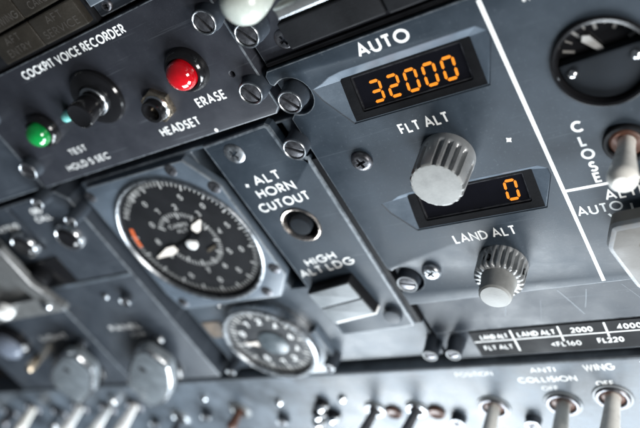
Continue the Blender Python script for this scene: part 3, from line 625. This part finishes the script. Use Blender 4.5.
up_ = thing('audio_panel', 'dim slate panel at the left edge beyond the voice recorder panel', 'panel', (-190, 78, 0))
at(MB().plate(rrect(-300, 49, -140.6, 150, 1), -16, -1, .7), 'faceplate', PAINT_M, up_)
at(MB().lathe([(7, -1.1), (7, 2.2), (6, 3), (0, 3)], -165, 72, 36), 'black_knob', BLACKG, up_)

lp = thing('dimmer_switch_panel', 'blurred slate panel with hexagonal knob at the lower left', 'panel', (-250, -30, 0))
at(MB().plate(rrect(-330, -97, -208, 46, 1), -16, 0, .7), 'faceplate', PAINT_M, lp)
lettering('LIGHT', -256, -228, -52.5, 4.4, 0, lp, wt=.18)
pointer(lp, (-238, -79), HEX1, (-234, -67.5))
fastener(lp, -217.2, -56.6, 0, 4, 3.4, 30)
bl = at(MB().lathe([(13, -.1), (13, 4), (11.5, 6), (11, 6)], -282, -47, 40), 'blue_lamp', BLACKG, lp)
at(MB().lathe([(11.2, 5), (10.4, 9), (7, 11.5), (0, 12.6)], -282, -47, 36), 'lens', BLUEL, bl)
at(MB().lathe([(3.2, 0), (3.2, 10), (2, 12), (0, 12.4)], -276, -66, 24), 'brass_plunger', BRASS, lp)
gu = thing('switch_guard', 'pale metal switch guard frame at the left edge', 'guard', (-225, 0, 8))
at(MB().plate([(-262, -24), (-190, -22.5), (-189.2, -19.5), (-198, 0), (-197, 27), (-214, 30), (-262, 34)], 5.5, 10, 1.0, holes=[[(-246, -11), (-206, -10), (-209, 4), (-214, 14), (-246, 16)]], bottom=True), 'guard_plate', BEIGE, gu)
at(MB().box(-262, -22, 0, -256, 30, 6, .4), 'guard_foot', BEIGE, gu)
at(MB().lathe([(3.4, 9.9), (3.4, 11), (2.6, 12), (0, 12.4)], -200.4, -15.4, 28), 'guard_screw', CHROME, gu)
at(MB().lathe([(5.4, 9.9), (5.4, 13), (4, 15.4), (0, 16.4)], -238.5, -13.5, 28), 'guard_pin', WHITE, gu)

# ================================================================== bottom light switch strip
bs = thing('light_switch_panel', 'pale grey bottom strip of toggle switches lettered WING and ANTI COLLISION', 'panel', (-120, -125, 0))
at(MB().plate(rrect(-520, -230, 220, -101.2, 1.2), -16, -.5, 1.2), 'faceplate', PAINT_L, bs)
lettering('WING', 74.5, 87.4, -108.2, 4.3, -.5, bs, wt=.17); lettering('OFF', 76.6, 84.2, -118.4, 3.4, -.5, bs, wt=.16); lettering('WHEEL', 98, 113, -107.6, 4.3, -.5, bs, wt=.17)
lettering('ANTI', 51.0, 62.4, -107.6, 3.2, -.5, bs, wt=.15); lettering('COLLISION', 43.2, 69.6, -114.2, 3.6, -.5, bs, wt=.15); lettering('OFF', 52, 59.6, -120, 2.8, -.5, bs, wt=.13)
lettering('POSITION', 14.5, 33, -108.0, 3.0, -.5, bs, wt=.13)
toggle(bs, 81.0, -126.0, -.5, 30, (0, 0, 0), CREAM, BROWN, 3.3, 4.9, 6.6, DSTEEL)
toggle(bs, 58.0, -129.6, -.5, 30, (.1, 0, 0), CREAM, BROWN, 3.1, 4.6, 6.8, DSTEEL)
toggle(bs, 24.0, -131, -.5, 30, (.06, 0, 0), CREAM, BROWN, 3.0, 4.4, 6.4, DSTEEL)
for x, y in ((-13.6, -131.2), (-38.4, -130.6)):
    toggle(bs, x - 4.6, y, -.5, 26, (.12, -.30, 0), DSTEEL, BROWN, 2.4, 3.2, 4.6); at(MB().lathe([(4.6, -.6), (4.6, .8), (3.8, 1.6), (2.6, 1.0), (0, .2)], x + 5.4, y - 2.6, 28), 'pilot_socket', BROWN, bs)
for x, y in ((-80.5, -131.5), (-72, -134.0), (-85, -139), (-74, -124)):
    b = at(MB().lathe([(4.2, -.6), (4.2, 2.0), (3.2, 3.0), (0, 3.2)], x, y, 28), 'push_stud', BLACKG, bs); at(MB().lathe([(2.2, 3), (2.2, 4.6), (1.4, 5.4), (0, 5.7)], x, y, 24), 'stud_cap', CHROME, b)
toggle(bs, -139, -128.4, -.5, 14, (0, 0, 0), BROWN, BLACKM, 2.4, 3.2, 5.6, BEIGE); toggle(bs, -196, -134.4, -.5, 16, (0, .2, 0), DSTEEL, BLACKM, 2.4, 3.0, 5.4)
at(MB().lathe([(4.0, -.6), (4.0, 1.6), (3, 3.2), (0, 3.8)], -243.5, -113.6, 28), 'dome_nut', CHROME, bs)
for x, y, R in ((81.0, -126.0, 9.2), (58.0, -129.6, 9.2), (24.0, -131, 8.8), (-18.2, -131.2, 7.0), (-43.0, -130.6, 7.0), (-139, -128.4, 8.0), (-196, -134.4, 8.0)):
    at(MB().lathe([(R - .6, -.6), (R - .6, -.1), (R - .9, .2), (R - 2.4, .2), (R - 2.6, -.4)], x, y, 40), 'pale_ring', SW, bs)  # grey rings added to paint a pale halo round each toggle
for x, y in ((-168, -131), (-110, -137), (2, -139), (40, -141), (-222, -138)): fastener(bs, x, y, -.5, 4, 3.6, 25)
for x, y in ((-59, -121), (-104, -122), (-160, -116), (-212, -119)): at(MB().lathe([(2.4, -.6), (2.4, .5), (1.8, 1.3), (0, 1.7)], x, y, 24), 'rivet', CHROME, bs)
for x, y, h, m, tl in ((-229, -121, 22, WHITE, (0, 0, 0)), (-259, -123, 25, WHITE, (.05, -.06, 0)), (-288, -121, 24, WHITE, (-.04, .05, 0)), (-318, -126, 15, STEEL, (.2, .1, 0)), (-345, -120, 20, CREAM, (.1, -.1, 0)), (-380, -124, 14, DSTEEL, (0, .2, 0)), (-408, -122, 20, CREAM, (0, 0, 0))):
    toggle(bs, x, y, -.5, h, tl, m, BLACKM, 3.0, 4.4, 6.0, DSTEEL)
